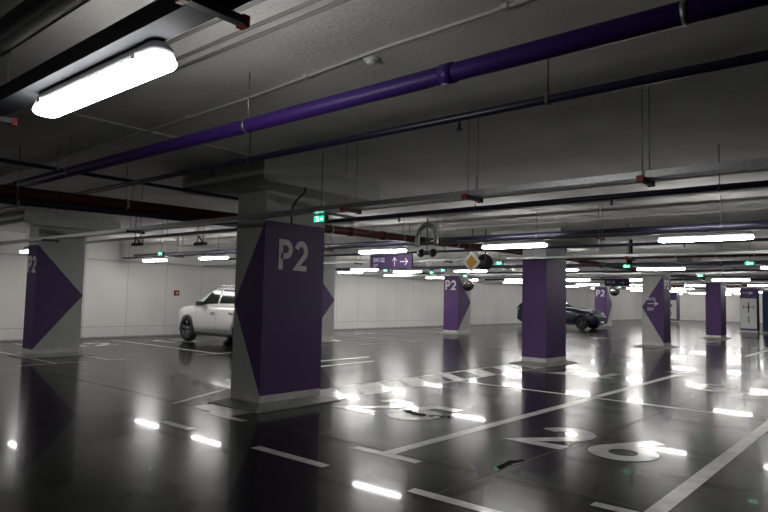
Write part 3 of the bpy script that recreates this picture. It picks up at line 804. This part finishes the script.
    # wheels
    for ax in p['axles']:
        for s in (-1, 1):
            o = (-ax, s * (W - .015), R)
            mb = MB(); mb.lathe([(R * .68, -.22), (R * .92, -.225), (R, -.19), (R, -.04), (R * .93, -.005), (R * .72, 0.0), (R * .68, -.02)], o, (0, s, 0), 40); wh = mb.build('wheel', mTyre, t)
            mb = MB(); mb.lathe([(R * .70, -.02), (R * .665, -.01), (R * .63, -.03), (R * .61, -.18), (0, -.18)], o, (0, s, 0), 40); rim = mb.build('rim', mRimD, wh)
            mb = MB()
            for k in range(5):
                for dd in (-.13, .13):
                    a = 2 * PI * k / 5 + .3; b = a + dd
                    p0 = Vector((o[0] + .05 * math.cos(a), o[1] - s * .055, o[2] + .05 * math.sin(a))); p1 = Vector((o[0] + R * .66 * math.cos(b), o[1] - s * .025, o[2] + R * .66 * math.sin(b)))
                    mb.tube([p0, p0.lerp(p1, .5), p1], [.022, .015, .018], 6)
            mb.lathe([(.07, -.09), (.06, -.035), (0, -.03)], o, (0, s, 0), 20); mb.build('spokes', mRim, wh)
    # mirrors
    mx = p['mirror']
    for s in (-1, 1):
        mb = MB(); b = [(-mx + .06, .78), (-mx + .03, 1), (-mx - .04, 1), (-mx - .07, .8)]
        mb.box(-mx - .08, -mx + .07, s * (W * .95) if s > 0 else -(W * .95 + .21), (W * .95 + .21) if s > 0 else -W * .95, p['mz'] - .06, p['mz'] + .08)
        mb.build('wing_mirror', mDark if p.get('dm', 1) else paint, t, bevel=.03)
    # sill and arch cladding, door gaps, handles
    a0, a1 = p['axles']
    for s in (-1, 1):
        mb = MB(); y0 = s * (W - .10); y1 = s * (W - .005)
        mb.box(-(a1 - R - .08), -(a0 + R + .08), min(y0, y1), max(y0, y1), p['sill'] - .09, p['sill']); mb.build('sill', mDark, t, bevel=.015)
    for s in (-1, 1):
        for gx in p['gaps']:
            mb = MB(); pts = []
            zt = interp(p['deck'], gx / L); zb = interp(p['under'], gx / L); wv = W * interp(p['plan'], gx / L); dz = zt - zb
            prof_y = [(wv * .95, zb + dz * .12), (wv * 1.0, zb + dz * .30), (wv * .99, zb + dz * .50), (wv * .985, zb + dz * .68), (wv * .955, zb + dz * .84), (wv * .90, zb + dz * .95)]
            for (ya, za), (yb_, zb_) in zip(prof_y, prof_y[1:]):
                mb.poly([(-gx - .004, s * (ya + .003), za), (-gx + .004, s * (ya + .003), za), (-gx + .004, s * (yb_ + .003), zb_), (-gx - .004, s * (yb_ + .003), zb_)])
            mb.build('door_gap', mDark, t)
        for hx in p['handles']:
            mb = MB(); yy = s * W * .985; zt = interp(p['deck'], hx / L); mb.box(-hx - .10, -hx + .10, min(yy, yy + s * .035), max(yy, yy + s * .035), zt - .26, zt - .225); mb.build('door_handle', mChrome, t, bevel=.008)
        mb = MB(); hw = W * interp(p['plan'], .03)
        x0, x1 = .03 * L, .11 * L; ya = W * interp(p['plan'], .03); yb2 = W * interp(p['plan'], .11); z0, z1 = p['hz'] - .07, p['hz'] + .09
        mb.poly([(-x0, s * (ya + .006), z0), (-x1, s * (yb2 + .004), z0 + .05), (-x1, s * (yb2 * .97 + .004), z1), (-x0, s * (ya * .96 + .006), z1 - .03)])
        mb.poly([(-.002, s * (W * .45), z0), (-x0, s * (ya + .006), z0), (-x0, s * (ya * .96 + .006), z1 - .03), (-.006, s * (W * .45), z1 - .05)])
        mb.build('headlight', mHead, t)
        mb = MB();  mb.box(-L - .004, -L + .02, W * .30 if s > 0 else -W * .64, W * .64 if s > 0 else -W * .30, .86, .96); mb.build('tail_light', mTail, t)
    mb = MB(); mb.box(-.02, .012, -W * .42, W * .42, .52, .74); mb.build('grille', mDark, t, bevel=.01)
    mb = MB(); mb.box(.012, .02, -.24, .24, .38, .48); mb.build('licence_plate', mPlateY, t)
    if p.get('rails'):
        for s in (-1, 1):
            zt = gh['top']; pts = [(-(x), s * yt * .93, interp2(prof, x) + .05) for x in [gh['rx'][0] + (gh['rx'][1] - gh['rx'][0]) * i / 8 for i in range(9)]]
            pts = [(pts[0][0] + .06, pts[0][1], pts[0][2] - .05)] + pts + [(pts[-1][0] - .06, pts[-1][1], pts[-1][2] - .05)]
            mb = MB(); mb.tube(pts, .013, 8); mb.build('roof_rail', mChrome, t)
    return t
L = 4.55
suv = dict(L=L, W=1.86, R=.385, axles=(.87, 3.60),
    plan=[(0, .60), (.02, .76), (.06, .90), (.14, .975), (.25, 1), (.8, 1), (.92, .95), (.97, .86), (1, .70)],
    deck=[(0, .80), (.012, .95), (.045, 1.04), (.12, 1.09), (.25, 1.13), (.34, 1.15), (.85, 1.20), (.95, 1.16), (.98, 1.04), (1, .82)],
    under=[(0, .36), (.05, .24), (.2, .23), (.8, .25), (.93, .28), (1, .40)],
    house=dict(base=[], belt=1.12, top=1.71, prof=[(1.15, 1.08), (1.25, 1.15), (1.55, 1.37), (1.90, 1.61), (2.1, 1.68), (2.5, 1.71), (3.2, 1.70), (3.8, 1.64), (4.05, 1.52), (4.25, 1.34), (4.42, 1.12)],
               side=[(1.50, 2.40, .12, 1), (2.48, 3.32, 1, 1), (3.40, 4.05, 1, .35)], front=(1.28, 1.96), rear=(3.92, 4.34), rx=(1.95, 3.9)),
    mirror=1.68, mz=1.18, sill=.33, gaps=(1.40, 2.44, 3.36), handles=(2.28, 3.2), hz=.82, rails=True)
car('white_suv', 'white sport utility car parked facing the wall, half hidden by the nearest pillar', (10.95 + .93, 18.32, 0), PI / 2, mCarW, suv)
import copy as _c
hb = _c.deepcopy(suv)
hb.update(L=4.85, W=1.84, R=.345, rails=False, axles=(.82, 3.82), mirror=2.2, gaps=(1.75, 2.75, 3.65), handles=(2.6, 3.5),
    deck=[(0, .66), (.012, .84), (.05, .97), (.12, 1.06), (.25, 1.15), (.34, 1.16), (.85, 1.20), (.95, 1.17), (.985, 1.02), (1, .78)])
hb['house'].update(top=1.60, prof=[(1.80, 1.10), (1.90, 1.16), (2.15, 1.34), (2.48, 1.53), (2.65, 1.58), (3.0, 1.60), (3.6, 1.59), (4.1, 1.54), (4.4, 1.46), (4.6, 1.32), (4.76, 1.12)],
    side=[(2.12, 2.74, .12, 1), (2.82, 3.60, 1, 1), (3.68, 4.35, 1, .35)], front=(1.92, 2.52), rear=(4.25, 4.68))
car('dark_blue_car', 'dark blue car parked behind the middle purple pillar, nose to the right', (33.0 + .91, 13.12, 0), -PI / 2, mCarB, hb)
